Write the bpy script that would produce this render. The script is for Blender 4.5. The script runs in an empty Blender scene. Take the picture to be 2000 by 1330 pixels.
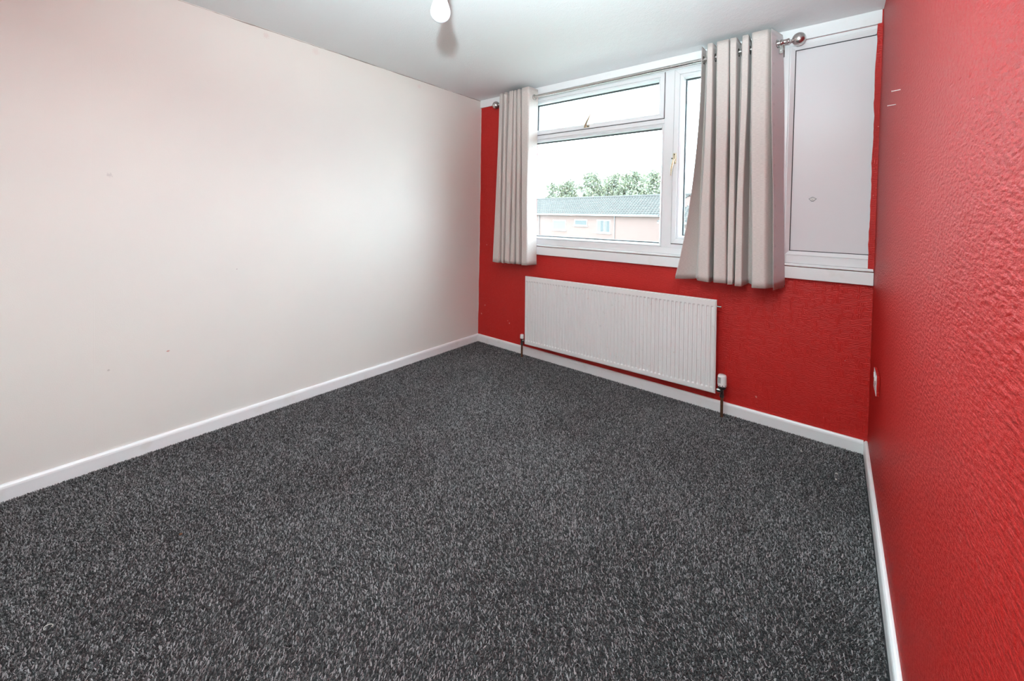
import bpy, bmesh, math, random
import numpy as np
from mathutils import Vector, Matrix

scene = bpy.context.scene
C = scene.collection
PI = math.pi

# ------------------------------------------------------------------ camera
cam_d = bpy.data.cameras.new('camera')
cam_d.sensor_width = 36.0
cam_d.sensor_fit = 'HORIZONTAL'
cam_d.lens = 779.084 / 2000.0 * 36.0
cam_d.shift_y = -(665 - 436.082) / 2000.0
cam_d.clip_start = 0.02
cam_d.clip_end = 400
cam = bpy.data.objects.new('camera', cam_d)
cam.location = (2.718, -2.852, 1.248)
cam.rotation_euler = (math.radians(88.72934763), math.radians(-0.98048233), math.radians(38.99732975))
C.objects.link(cam)
scene.camera = cam

# ------------------------------------------------------------------ light
world = bpy.data.worlds.new('overcast_sky')
world.use_nodes = True
bg = world.node_tree.nodes['Background']
bg.inputs[0].default_value = (0.80, 0.96, 1.09, 1)
bg.inputs[1].default_value = 17.0
scene.world = world

# the photographer's flash, held above the camera and tilted up (bulb shadow on the ceiling,
# highlight on the white panel)
fl = bpy.data.lights.new('camera_flash', 'SPOT')
fl.energy = 585
fl.color = (0.78, 1.0, 1.05)
fl.spot_size = math.radians(132)
fl.spot_blend = 1.0
fl.shadow_soft_size = 0.02
flo = bpy.data.objects.new('camera_flash', fl)
flo.location = (2.65, -2.85, 1.46)
flo.rotation_euler = Vector((-0.23, 0.37, 0.90)).to_track_quat('-Z', 'Y').to_euler()
C.objects.link(flo)

scene.view_settings.view_transform = 'Standard'
scene.view_settings.look = 'None'
scene.view_settings.gamma = 1.0
scene.view_settings.use_curve_mapping = False
scene.view_settings.exposure = 0.21

# ------------------------------------------------------------------ dimensions
W, H, YB = 2.886, 2.35, -3.2        # room width, height, wall behind the camera

# ------------------------------------------------------------------ material helpers
def new_mat(name, base=(0.8, 0.8, 0.8), rough=0.5, metal=0.0, spec=0.5):
    m = bpy.data.materials.new(name); m.use_nodes = True
    b = m.node_tree.nodes['Principled BSDF']
    b.inputs['Base Color'].default_value = (*base, 1)
    b.inputs['Roughness'].default_value = rough
    b.inputs['Metallic'].default_value = metal
    b.inputs['Specular IOR Level'].default_value = spec
    return m
def nd(m, t, **kw):
    n = m.node_tree.nodes.new(t)
    for k, v in kw.items():
        if k.startswith('i_'):
            key = k[2:]
            key = int(key) if key.isdigit() else key.replace('_', ' ')
            n.inputs[key].default_value = v
        else: setattr(n, k, v)
    return n
def lk(m, a, b): m.node_tree.links.new(a, b)
def bsdf(m): return m.node_tree.nodes['Principled BSDF']
def pos(m, scale=(1, 1, 1), src='Object'):
    tc = nd(m, 'ShaderNodeTexCoord'); mp = nd(m, 'ShaderNodeMapping')
    mp.inputs['Scale'].default_value = scale
    lk(m, tc.outputs[src], mp.inputs['Vector']); return mp.outputs['Vector']
def noise(m, vec, scale, detail=2.0, rough=0.5):
    n = nd(m, 'ShaderNodeTexNoise'); n.inputs['Scale'].default_value = scale
    n.inputs['Detail'].default_value = detail; n.inputs['Roughness'].default_value = rough
    lk(m, vec, n.inputs['Vector']); return n.outputs['Fac']
def ramp(m, fac, p0, p1, c0=(0, 0, 0, 1), c1=(1, 1, 1, 1)):
    r = nd(m, 'ShaderNodeValToRGB'); e = r.color_ramp.elements
    e[0].position, e[1].position = p0, p1; e[0].color, e[1].color = c0, c1
    lk(m, fac, r.inputs['Fac']); return r.outputs['Color']
def mth(m, op, a, b=None, c=None):
    n = nd(m, 'ShaderNodeMath', operation=op)
    for i, v in enumerate((a, b, c)):
        if v is None: continue
        if isinstance(v, (int, float)): n.inputs[i].default_value = v
        else: lk(m, v, n.inputs[i])
    return n.outputs[0]
def mix(m, fac, a, b):
    n = nd(m, 'ShaderNodeMix', data_type='RGBA')
    for k, v in ((0, fac), (6, a), (7, b)):
        if isinstance(v, (int, float)): n.inputs[k].default_value = v
        elif isinstance(v, tuple): n.inputs[k].default_value = (*v[:3], 1)
        else: lk(m, v, n.inputs[k])
    return n.outputs[2]
def bump(m, h, strength=0.3, dist=0.002):
    b = nd(m, 'ShaderNodeBump'); b.inputs['Strength'].default_value = strength
    b.inputs['Distance'].default_value = dist
    lk(m, h, b.inputs['Height']); lk(m, b.outputs['Normal'], bsdf(m).inputs['Normal'])
def spots(m, vec, pts, col_in):
    """small scuffs of their own shape: pts = (x, y, z, radius, colour, opacity)"""
    wob = noise(m, vec, 160, 2)
    for (x, y, z, r, c, o) in pts:
        d = nd(m, 'ShaderNodeVectorMath', operation='DISTANCE'); d.inputs[1].default_value = (x, y, z)
        lk(m, vec, d.inputs[0])
        dd = mth(m, 'ADD', d.outputs['Value'], mth(m, 'MULTIPLY', mth(m, 'SUBTRACT', wob, 0.5), r * 2.2))
        f = ramp(m, mth(m, 'DIVIDE', dd, r), 0.55, 1.0, (o, o, o, 1), (0, 0, 0, 1))
        col_in = mix(m, f, col_in, c)
    return col_in

RED = (0.56, 0.020, 0.016)
CHIP = (0.75, 0.45, 0.40)

# left wall: cream lining paper
m_cream = new_mat('cream_wall', (0.78, 0.745, 0.69), 0.55)
v = pos(m_cream)
c = mix(m_cream, ramp(m_cream, noise(m_cream, v, 1.3, 3), 0.35, 0.7), (0.765, 0.735, 0.69), (0.80, 0.765, 0.71))
c = spots(m_cream, v, [(0, -2.577, 1.404, 0.011, (0.50, 0.47, 0.45), 0.4), (0, -2.362, 0.495, 0.007, (0.6, 0.25, 0.2), 0.8),
                       (0, -2.584, 0.459, 0.006, (0.5, 0.45, 0.4), 0.6), (0, -1.9, 2.31, 0.02, (0.72, 0.55, 0.52), 0.35),
                       (0, -1.6, 2.31, 0.025, (0.72, 0.55, 0.52), 0.3), (0, -0.75, 2.30, 0.02, (0.72, 0.55, 0.52), 0.3),
                       (0, -2.05, 0.9, 0.004, (0.4, 0.3, 0.3), 0.7)], c)
lk(m_cream, c, bsdf(m_cream).inputs['Base Color'])
sp_ = nd(m_cream, 'ShaderNodeSeparateXYZ'); lk(m_cream, v, sp_.inputs[0])
seam = mth(m_cream, 'ABSOLUTE', mth(m_cream, 'SUBTRACT', mth(m_cream, 'FRACT', mth(m_cream, 'DIVIDE', mth(m_cream, 'ADD', sp_.outputs['Y'], 2.632 + 5.3), 0.53)), 0.5))
seam = ramp(m_cream, seam, 0.4965, 0.4995, (0, 0, 0, 1), (0.8, 0.8, 0.8, 1))
bump(m_cream, mth(m_cream, 'ADD', mth(m_cream, 'ADD', noise(m_cream, v, 220, 3), seam), mth(m_cream, 'MULTIPLY', noise(m_cream, v, 9, 2), 2.0)), 0.13, 0.002)

def chips(m, v, thr, scale, low):
    """paint chips: small pale flecks, more of them low on the wall where things knocked it"""
    n = noise(m, v, scale, 2, 0.55)
    g = noise(m, v, 3.0, 2)
    t = mth(m, 'ADD', n, mth(m, 'MULTIPLY', mth(m, 'SUBTRACT', g, 0.5), 0.25))
    return ramp(m, t, thr, thr + 0.015)

# window wall: red paint over embossed paper (short stitches)
m_red = new_mat('red_window_wall', RED, 0.45, 0, 0.35)
v = pos(m_red)
sep = nd(m_red, 'ShaderNodeSeparateXYZ'); lk(m_red, v, sep.inputs[0])
wob = mth(m_red, 'MULTIPLY', noise(m_red, v, 60, 2), 0.012)
hx = mth(m_red, 'SINE', mth(m_red, 'MULTIPLY', mth(m_red, 'ADD', sep.outputs['X'], wob), 2 * PI / 0.0088))
hz = mth(m_red, 'SINE', mth(m_red, 'MULTIPLY', mth(m_red, 'ADD', sep.outputs['Z'], wob), 2 * PI / 0.0088))
sel = nd(m_red, 'ShaderNodeTexVoronoi'); sel.inputs['Scale'].default_value = 62; lk(m_red, v, sel.inputs['Vector'])
sgray = ramp(m_red, mth(m_red, 'FRACT', mth(m_red, 'MULTIPLY', sel.outputs['Color'], 3.7)), 0.34, 0.40)
hgt = nd(m_red, 'ShaderNodeMix', data_type='FLOAT')
lk(m_red, sgray, hgt.inputs[0]); lk(m_red, hx, hgt.inputs[2]); lk(m_red, hz, hgt.inputs[3])
bump(m_red, mth(m_red, 'ADD', hgt.outputs[0], mth(m_red, 'MULTIPLY', noise(m_red, v, 150, 2), 1.0)), 0.42, 0.0012)
c = mix(m_red, ramp(m_red, noise(m_red, v, 2.0, 3), 0.3, 0.7), RED, (0.52, 0.018, 0.014))
c = mix(m_red, chips(m_red, v, 0.80, 75, True), c, CHIP)
c = spots(m_red, v, [(0.09, 0, 0.36, 0.006, CHIP, 0.9), (0.045, 0, 0.27, 0.007, CHIP, 0.9), (0.40, 0, 0.24, 0.006, CHIP, 0.9),
                     (0.38, 0, 0.26, 0.004, CHIP, 0.9), (0.10, 0, 0.95, 0.005, CHIP, 0.8), (2.37, 0, 0.15, 0.006, CHIP, 0.6)], c)
lk(m_red, c, bsdf(m_red).inputs['Base Color'])

# right wall: red paint over a pebbly paper
RED2 = (0.45, 0.011, 0.008)
m_red2 = new_mat('red_side_wall', RED2, 0.46, 0, 0.22)
v = pos(m_red2)
vs = pos(m_red2, (1, 0.38, 1.0))
h1 = noise(m_red2, vs, 185, 3, 0.6)
vor = nd(m_red2, 'ShaderNodeTexVoronoi', feature='SMOOTH_F1'); vor.inputs['Scale'].default_value = 135; lk(m_red2, vs, vor.inputs['Vector'])
bump(m_red2, mth(m_red2, 'ADD', h1, mth(m_red2, 'MULTIPLY', vor.outputs['Distance'], -0.8)), 0.70, 0.0036)
c = mix(m_red2, ramp(m_red2, noise(m_red2, v, 2.2, 3), 0.3, 0.7), RED2, (0.41, 0.010, 0.007))
c = mix(m_red2, chips(m_red2, v, 0.775, 80, True), c, CHIP)
lk(m_red2, c, bsdf(m_red2).inputs['Base Color'])

m_ceil = new_mat('stippled_ceiling', (0.80, 0.80, 0.805), 0.6)
v = pos(m_ceil)
bump(m_ceil, mth(m_ceil, 'ADD', noise(m_ceil, v, 120, 3, 0.6), mth(m_ceil, 'MULTIPLY', noise(m_ceil, v, 30, 2), 0.8)), 0.35, 0.004)

m_gloss = new_mat('white_gloss_paint', (0.80, 0.80, 0.795), 0.30)
v = pos(m_gloss)
lk(m_gloss, mix(m_gloss, ramp(m_gloss, noise(m_gloss, v, 11, 4), 0.6, 0.85), (0.86, 0.86, 0.86), (0.78, 0.765, 0.72)), bsdf(m_gloss).inputs['Base Color'])
bump(m_gloss, noise(m_gloss, v, 90, 3), 0.12, 0.002)

m_upvc = new_mat('white_upvc', (0.84, 0.845, 0.85), 0.22)
v = pos(m_upvc)
lk(m_upvc, mix(m_upvc, ramp(m_upvc, noise(m_upvc, v, 9, 3), 0.6, 0.9), (0.84, 0.845, 0.85), (0.79, 0.785, 0.77)), bsdf(m_upvc).inputs['Base Color'])
m_panel = new_mat('white_panel_laminate', (0.76, 0.745, 0.76), 0.26, 0, 0.35)
v = pos(m_panel); bump(m_panel, noise(m_panel, v, 5, 2), 0.05, 0.01)
m_gasket = new_mat('black_rubber_gasket', (0.02, 0.02, 0.022), 0.6)
m_spacer = new_mat('grey_pane_spacer', (0.10, 0.11, 0.12), 0.4)

# clear glazing
m_glass = bpy.data.materials.new('window_glass'); m_glass.use_nodes = True
nt = m_glass.node_tree; nt.nodes.clear()
o_ = nt.nodes.new('ShaderNodeOutputMaterial'); mx = nt.nodes.new('ShaderNodeMixShader')
tr = nt.nodes.new('ShaderNodeBsdfTransparent'); gl = nt.nodes.new('ShaderNodeBsdfGlossy'); fr = nt.nodes.new('ShaderNodeFresnel')
gl.inputs['Roughness'].default_value = 0.0; fr.inputs['IOR'].default_value = 1.5
tr.inputs['Color'].default_value = (0.96, 0.98, 0.97, 1)
ge = nt.nodes.new('ShaderNodeNewGeometry'); io = nt.nodes.new('ShaderNodeMix'); io.data_type = 'FLOAT'
io.inputs[2].default_value = 1.5; io.inputs[3].default_value = 1 / 1.5
nt.links.new(ge.outputs['Backfacing'], io.inputs[0]); nt.links.new(io.outputs[0], fr.inputs['IOR'])
nt.links.new(fr.outputs[0], mx.inputs[0]); nt.links.new(tr.outputs[0], mx.inputs[1]); nt.links.new(gl.outputs[0], mx.inputs[2]); nt.links.new(mx.outputs[0], o_.inputs[0])

m_brass = new_mat('tarnished_gold_metal', (0.62, 0.50, 0.34), 0.28, 1.0)
v = pos(m_brass); lk(m_brass, mix(m_brass, noise(m_brass, v, 140, 2), (0.30, 0.22, 0.13), (0.80, 0.70, 0.54)), bsdf(m_brass).inputs['Base Color'])
m_nickel = new_mat('brushed_nickel', (0.62, 0.60, 0.58), 0.27, 1.0)
v = pos(m_nickel, (4, 60, 60)); lk(m_nickel, ramp(m_nickel, noise(m_nickel, v, 30, 2), 0.3, 0.7, (0.20, 0.20, 0.20, 1), (0.34, 0.34, 0.34, 1)), bsdf(m_nickel).inputs['Roughness'])
m_chrome = new_mat('dark_chrome', (0.50, 0.49, 0.47), 0.16, 1.0)
v = pos(m_chrome); lk(m_chrome, mix(m_chrome, noise(m_chrome, v, 90, 2), (0.30, 0.28, 0.26), (0.62, 0.60, 0.57)), bsdf(m_chrome).inputs['Base Color'])
m_copper = new_mat('dull_copper_pipe', (0.20, 0.085, 0.045), 0.45, 0.6)
v = pos(m_copper); lk(m_copper, mix(m_copper, noise(m_copper, v, 60, 3), (0.10, 0.045, 0.03), (0.26, 0.12, 0.06)), bsdf(m_copper).inputs['Base Color'])
m_rad = new_mat('white_radiator_enamel', (0.80, 0.79, 0.775), 0.28)
v = pos(m_rad); lk(m_rad, mix(m_rad, ramp(m_rad, noise(m_rad, v, 40, 3), 0.66, 0.75), (0.80, 0.79, 0.775), (0.72, 0.70, 0.67)), bsdf(m_rad).inputs['Base Color'])
m_plastic = new_mat('white_plastic', (0.82, 0.82, 0.81), 0.3)
v = pos(m_plastic); bump(m_plastic, noise(m_plastic, v, 300, 1), 0.03, 0.001)
m_greyp = new_mat('grey_plastic', (0.42, 0.42, 0.42), 0.45)
m_black = new_mat('black_plastic', (0.015, 0.015, 0.016), 0.4)
m_bulb = new_mat('opal_bulb', (0.74, 0.76, 0.80), 0.16)
m_bulbb = new_mat('white_bulb_body', (0.92, 0.92, 0.91), 0.35)
for m in (m_greyp, m_black, m_bulb, m_bulbb, m_gasket, m_spacer):
    v = pos(m); bump(m, noise(m, v, 250, 1), 0.02, 0.001)

def cloth_mat(name, c0, c1, rough, transl, tcol, motif=False):
    m = bpy.data.materials.new(name); m.use_nodes = True
    b = bsdf(m); b.inputs['Roughness'].default_value = rough
    b.inputs['Sheen Weight'].default_value = 0.25; b.inputs['Sheen Roughness'].default_value = 0.4
    b.inputs['Specular IOR Level'].default_value = 0.35
    uv = pos(m, (60, 650, 1), 'UV'); uv2 = pos(m, (900, 900, 1), 'UV')
    n1 = noise(m, uv, 1.0, 3, 0.6); n2 = noise(m, uv2, 1.0, 1)
    col = mix(m, ramp(m, mth(m, 'ADD', mth(m, 'MULTIPLY', n1, 0.75), mth(m, 'MULTIPLY', n2, 0.25)), 0.36, 0.64), c0, c1)
    if motif:   # faint woven motif down the lining's hem
        s = nd(m, 'ShaderNodeSeparateXYZ'); tcu = nd(m, 'ShaderNodeTexCoord'); lk(m, tcu.outputs['UV'], s.inputs[0])
        du = mth(m, 'ABSOLUTE', mth(m, 'SUBTRACT', mth(m, 'FRACT', mth(m, 'DIVIDE', s.outputs['X'], 0.13)), 0.5))
        dv = mth(m, 'ABSOLUTE', mth(m, 'SUBTRACT', mth(m, 'FRACT', mth(m, 'DIVIDE', s.outputs['Y'], 0.115)), 0.5))
        d = mth(m, 'ADD', mth(m, 'MULTIPLY', du, 0.13), mth(m, 'MULTIPLY', dv, 0.115))
        d = mth(m, 'ADD', d, mth(m, 'MULTIPLY', mth(m, 'SUBTRACT', noise(m, pos(m, (160, 160, 1), 'UV'), 1.0, 1), 0.5), 0.02))
        col = mix(m, ramp(m, d, 0.008, 0.012, (0.5, 0.5, 0.5, 1), (0, 0, 0, 1)), col, tuple(x * 0.72 for x in c0))
    lk(m, col, b.inputs['Base Color'])
    bump(m, n1, 0.15, 0.0008)
    t = nd(m, 'ShaderNodeBsdfTranslucent'); t.inputs['Color'].default_value = (*tcol, 1)
    ms = nd(m, 'ShaderNodeMixShader'); ms.inputs[0].default_value = transl
    out = m.node_tree.nodes['Material Output']
    lk(m, b.outputs[0], ms.inputs[1]); lk(m, t.outputs[0], ms.inputs[2]); lk(m, ms.outputs[0], out.inputs['Surface'])
    return m
m_cloth = cloth_mat('greige_slub_curtain', (0.60, 0.53, 0.495), (0.83, 0.75, 0.705), 0.5, 0.13, (0.80, 0.66, 0.57))
m_lining = cloth_mat('pale_curtain_lining', (0.82, 0.73, 0.745), (0.86, 0.77, 0.785), 0.4, 0.25, (0.85, 0.78, 0.74), True)

# carpet
m_pile = new_mat('charcoal_fleck_pile', (0.05, 0.05, 0.05), 0.6, 0, 0.35)
bsdf(m_pile).inputs['Sheen Weight'].default_value = 0.45; bsdf(m_pile).inputs['Sheen Roughness'].default_value = 0.35
at = nd(m_pile, 'ShaderNodeAttribute', attribute_name='tuft_colour'); lk(m_pile, at.outputs['Color'], bsdf(m_pile).inputs['Base Color'])
m_back = new_mat('carpet_backing', (0.03, 0.03, 0.032), 0.9, 0, 0.1)
v = pos(m_back); lk(m_back, mix(m_back, noise(m_back, v, 300, 2), (0.015, 0.015, 0.016), (0.06, 0.06, 0.062)), bsdf(m_back).inputs['Base Color'])

# outdoors
m_brick = new_mat('pink_brick', (0.27, 0.17, 0.15), 0.9, 0, 0.1)
tc = nd(m_brick, 'ShaderNodeTexCoord'); mp = nd(m_brick, 'ShaderNodeMapping'); mp.inputs['Rotation'].default_value = (PI / 2, 0, 0)
lk(m_brick, tc.outputs['Object'], mp.inputs['Vector'])
bt = nd(m_brick, 'ShaderNodeTexBrick'); bt.inputs['Scale'].default_value = 1.0
bt.inputs['Brick Width'].default_value = 0.225; bt.inputs['Row Height'].default_value = 0.075; bt.inputs['Mortar Size'].default_value = 0.006
bt.inputs['Color1'].default_value = (0.150, 0.097, 0.086, 1); bt.inputs['Color2'].default_value = (0.132, 0.085, 0.076, 1); bt.inputs['Mortar'].default_value = (0.18, 0.14, 0.13, 1)
lk(m_brick, mp.outputs[0], bt.inputs['Vector']); lk(m_brick, bt.outputs['Color'], bsdf(m_brick).inputs['Base Color'])
m_tile = new_mat('grey_concrete_tile', (0.115, 0.125, 0.14), 0.75, 0, 0.2)
v = pos(m_tile); lk(m_tile, mix(m_tile, ramp(m_tile, noise(m_tile, v, 3, 4), 0.3, 0.7), (0.046, 0.0435, 0.042), (0.062, 0.058, 0.055)), bsdf(m_tile).inputs['Base Color'])
m_pvcout = new_mat('white_outdoor_joinery', (0.26, 0.25, 0.24), 0.5)
m_dark = new_mat('house_window_glass', (0.050, 0.055, 0.055), 0.15, 0, 0.25)
m_gutter = new_mat('grey_gutter', (0.16, 0.16, 0.165), 0.5)
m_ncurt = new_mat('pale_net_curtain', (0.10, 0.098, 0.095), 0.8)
m_leaf = new_mat('pale_green_leaves', (0.16, 0.24, 0.12), 0.7, 0, 0.2)
at = nd(m_leaf, 'ShaderNodeAttribute', attribute_name='leaf_colour'); lk(m_leaf, at.outputs['Color'], bsdf(m_leaf).inputs['Base Color'])
m_bark = new_mat('grey_bark', (0.14, 0.12, 0.10), 0.9, 0, 0.1)
m_ground = new_mat('grass_and_paving', (0.12, 0.14, 0.09), 0.9, 0, 0.1)
v = pos(m_ground); lk(m_ground, mix(m_ground, ramp(m_ground, noise(m_ground, v, 0.15, 4), 0.45, 0.55), (0.10, 0.12, 0.08), (0.20, 0.20, 0.20)), bsdf(m_ground).inputs['Base Color'])
for m in (m_pvcout, m_dark, m_gutter, m_bark, m_ncurt):
    v = pos(m); bump(m, noise(m, v, 8, 3), 0.1, 0.01)

# ------------------------------------------------------------------ mesh helpers
class MB:
    def __init__(s): s.v = []; s.f = []; s.sm = []
    def add(s, vs, fs, smooth=False):
        o = len(s.v); s.v += [tuple(p) for p in vs]
        s.f += [tuple(i + o for i in f) for f in fs]; s.sm += [smooth] * len(fs); return s
    def box(s, x0, x1, y0, y1, z0, z1):
        vs = [(x0,y0,z0),(x1,y0,z0),(x1,y1,z0),(x0,y1,z0),(x0,y0,z1),(x1,y0,z1),(x1,y1,z1),(x0,y1,z1)]
        return s.add(vs, [(0,3,2,1),(4,5,6,7),(0,1,5,4),(1,2,6,5),(2,3,7,6),(3,0,4,7)])
    def prism(s, poly, a, b, axis):
        """extrude a 2D polygon from a to b along axis (the polygon lies in the other two axes, in order)"""
        def P(q, t):
            q = list(q); q.insert(axis, t); return tuple(q)
        n = len(poly); vs = [P(q, a) for q in poly] + [P(q, b) for q in poly]
        fs = [(i, (i + 1) % n, n + (i + 1) % n, n + i) for i in range(n)] + [tuple(range(n))[::-1], tuple(range(n, 2 * n))]
        return s.add(vs, fs)
    def tube(s, path, r, n=12, caps=True):
        path = [Vector(q) for q in path]; rs = r if isinstance(r, (list, tuple)) else [r] * len(path)
        vs = []; fs = []
        for i, q in enumerate(path):
            t = (path[min(i + 1, len(path) - 1)] - path[max(i - 1, 0)]).normalized()
            ref = Vector((0, 0, 1)) if abs(t.z) < 0.9 else Vector((1, 0, 0))
            a = t.cross(ref).normalized(); b = t.cross(a).normalized()
            for k in range(n):
                w = 2 * PI * k / n; vs.append(q + (a * math.cos(w) + b * math.sin(w)) * rs[i])
        for i in range(len(path) - 1):
            for k in range(n):
                fs.append((i * n + k, i * n + (k + 1) % n, (i + 1) * n + (k + 1) % n, (i + 1) * n + k))
        o = len(s.f); s.add(vs, fs, True)
        if caps:
            s.add(vs[:n], [tuple(range(n))[::-1]]); s.add(vs[-n:], [tuple(range(n))])
        return s
    def lathe(s, prof, org=(0, 0, 0), axis=2, n=24):
        """prof: (radius, height) pairs; turned about the given axis through org"""
        vs = []; fs = []
        for (r, h) in prof:
            for k in range(n):
                w = 2 * PI * k / n; a, b = r * math.cos(w), r * math.sin(w)
                q = {2: (a, b, h), 0: (h, a, b), 1: (a, h, b)}[axis]
                vs.append((q[0] + org[0], q[1] + org[1], q[2] + org[2]))
        for i in range(len(prof) - 1):
            for k in range(n):
                fs.append((i * n + k, i * n + (k + 1) % n, (i + 1) * n + (k + 1) % n, (i + 1) * n + k))
        s.add(vs, fs, True)
        return s
    def torus(s, org, normal, R, r, n=24, k=8):
        nv = Vector(normal).normalized(); ref = Vector((0, 0, 1)) if abs(nv.z) < 0.9 else Vector((1, 0, 0))
        a = nv.cross(ref).normalized(); b = nv.cross(a).normalized(); vs = []; fs = []
        for i in range(n):
            w = 2 * PI * i / n; d = a * math.cos(w) + b * math.sin(w)
            for j in range(k):
                u = 2 * PI * j / k; vs.append(Vector(org) + d * (R + r * math.cos(u)) + nv * r * 0.7 * math.sin(u))
        for i in range(n):
            for j in range(k):
                fs.append((i * k + j, ((i + 1) % n) * k + j, ((i + 1) % n) * k + (j + 1) % k, i * k + (j + 1) % k))
        return s.add(vs, fs, True)
    def mitred(s, x0, x1, z0, z1, prof, g=0.00035, only=(0, 1, 2, 3)):
        """four mitred lengths of one profile, (inset, y) closed polygon, meeting with a hairline joint"""
        sides = [((x0, z0), (1, 0), (0, 1), x1 - x0), ((x1, z1), (-1, 0), (0, -1), x1 - x0),
                 ((x1, z0), (0, 1), (-1, 0), z1 - z0), ((x0, z1), (0, -1), (1, 0), z1 - z0)]
        for (ox, oz), (dx, dz), (ix, iz), L in [sides[k] for k in only]:
            n = len(prof); vs = []
            for e in (0, 1):
                for (d, y) in prof:
                    t = (d + g) if e == 0 else L - d - g
                    vs.append((ox + dx * t + ix * d, y, oz + dz * t + iz * d))
            fs = [(i, (i + 1) % n, n + (i + 1) % n, n + i) for i in range(n)] + [tuple(range(n))[::-1], tuple(range(n, 2 * n))]
            s.add(vs, fs)
        return s
    def build(s, name, mat, parent=None, bevel=0.0, seg=2, fixn=True):
        me = bpy.data.meshes.new(name); me.from_pydata(s.v, [], s.f)
        me.polygons.foreach_set('use_smooth', s.sm); me.update()
        if fixn:
            b = bmesh.new(); b.from_mesh(me); bmesh.ops.recalc_face_normals(b, faces=b.faces); b.to_mesh(me); b.free()
        me.materials.append(mat)
        o = bpy.data.objects.new(name, me); C.objects.link(o)
        if parent: o.parent = parent
        if bevel:
            md = o.modifiers.new('bevel', 'BEVEL'); md.width = bevel; md.segments = seg; md.limit_method = 'ANGLE'; md.angle_limit = math.radians(40)
        return o
def tag(o, label, cat, group=None, kind=None):
    o['label'] = label; o['category'] = cat
    if group: o['group'] = group
    if kind: o['kind'] = kind
    return o
def empty(name, loc=(0, 0, 0)):
    o = bpy.data.objects.new(name, None); o.location = loc; o.empty_display_size = 0.1; C.objects.link(o); return o
rnd = random.Random(5)

# ================================================================== the room
T = 0.12
tag(MB().box(-T, W + T, YB - T, 0.30, -0.16, -0.009).build('floor', m_back), 'floor under the charcoal carpet', 'floor', kind='structure')
tag(MB().box(-T, W + T, YB - T, 0.30, H, H + T).build('ceiling', m_ceil), 'white stippled ceiling of the bedroom', 'ceiling', kind='structure')
wall_left = tag(MB().box(-T, 0, YB - T, 0.30, -0.009, H).build('wall_left', m_cream), 'long cream painted wall on the left', 'wall', kind='structure')
tag(MB().box(W, W + T, YB - T, 0.30, -0.009, H).build('wall_right', m_red2), 'glossy red textured wall on the right', 'wall', kind='structure')
tag(MB().box(0, W, YB - T, YB, -0.009, H).build('wall_front', m_cream), 'cream wall behind the camera', 'wall', kind='structure')
WX0, WZ0, WZ1 = 0.545, 0.975, 2.278            # window opening (left jamb, sill, head)
wb = MB().box(0, W, 0, 0.20, -0.009, WZ0).box(0, WX0, 0, 0.20, WZ0, H).box(WX0, W, 0, 0.20, WZ1, H)
wall_back = tag(wb.build('wall_back', m_red), 'red embossed wall below and beside the window', 'wall', kind='structure')

# ragged red paint line beside the white panel and pale ragged edge in the left corner (parts of that wall)
def ragged(name, mat, x_in, x_out, z0, z1, amp, y, seed, parent):
    r = random.Random(seed); n = 60; vs = []; fs = []; w = 0
    for i in range(n + 1):
        z = z0 + (z1 - z0) * i / n; w = 0.75 * w + r.uniform(-amp, amp)
        vs += [(x_in, 0.0, z), (x_in, y, z), (x_out + w, y, z), (x_out + w, 0.0, z)]
    for i in range(n):
        for k in range(3):
            fs.append((i * 4 + k, i * 4 + k + 1, i * 4 + k + 5, i * 4 + k + 4))
    fs += [(0, 1, 2, 3), (n * 4 + 3, n * 4 + 2, n * 4 + 1, n * 4)]
    return MB().add(vs, fs).build(name, mat, parent)
ragged('paint_edge', m_red, W - 0.0003, W - 0.0245, 0.985, H - 0.001, 0.0018, -0.0165, 3, wall_back)
ragged('paint_edge', m_cream, 0.0003, 0.004, 0.07, 2.275, 0.0016, -0.0012, 4, wall_back)

# hairline crack along the joint of the left wall and the ceiling
m_crack = new_mat('dusty_crack', (0.30, 0.25, 0.22), 0.9); v = pos(m_crack); bump(m_crack, noise(m_crack, v, 200, 2), 0.2, 0.001)
def crack():
    r = random.Random(8); vs = []; fs = []; n = 150; w = 0.0; d = 0.0
    for i in range(n + 1):
        y = YB + 0.01 + (-0.012 - YB) * i / n; w = 0.8 * w + r.uniform(-0.0007, 0.0007); d = 0.9 * d + r.uniform(-0.001, 0.001)
        zc = H - 0.004 + d * 0.6; hw = max(0.0004, 0.0014 + w)
        vs += [(-0.001, y, zc - hw), (0.0006, y, zc - hw), (0.0006, y, min(H - 0.0002, zc + hw)), (-0.001, y, min(H - 0.0002, zc + hw))]
    for i in range(n):
        for k in range(4): fs.append((i * 4 + k, i * 4 + (k + 1) % 4, i * 4 + 4 + (k + 1) % 4, i * 4 + 4 + k))
    MB().add(vs, fs).build('joint_crack', m_crack, wall_left)
crack()
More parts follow.
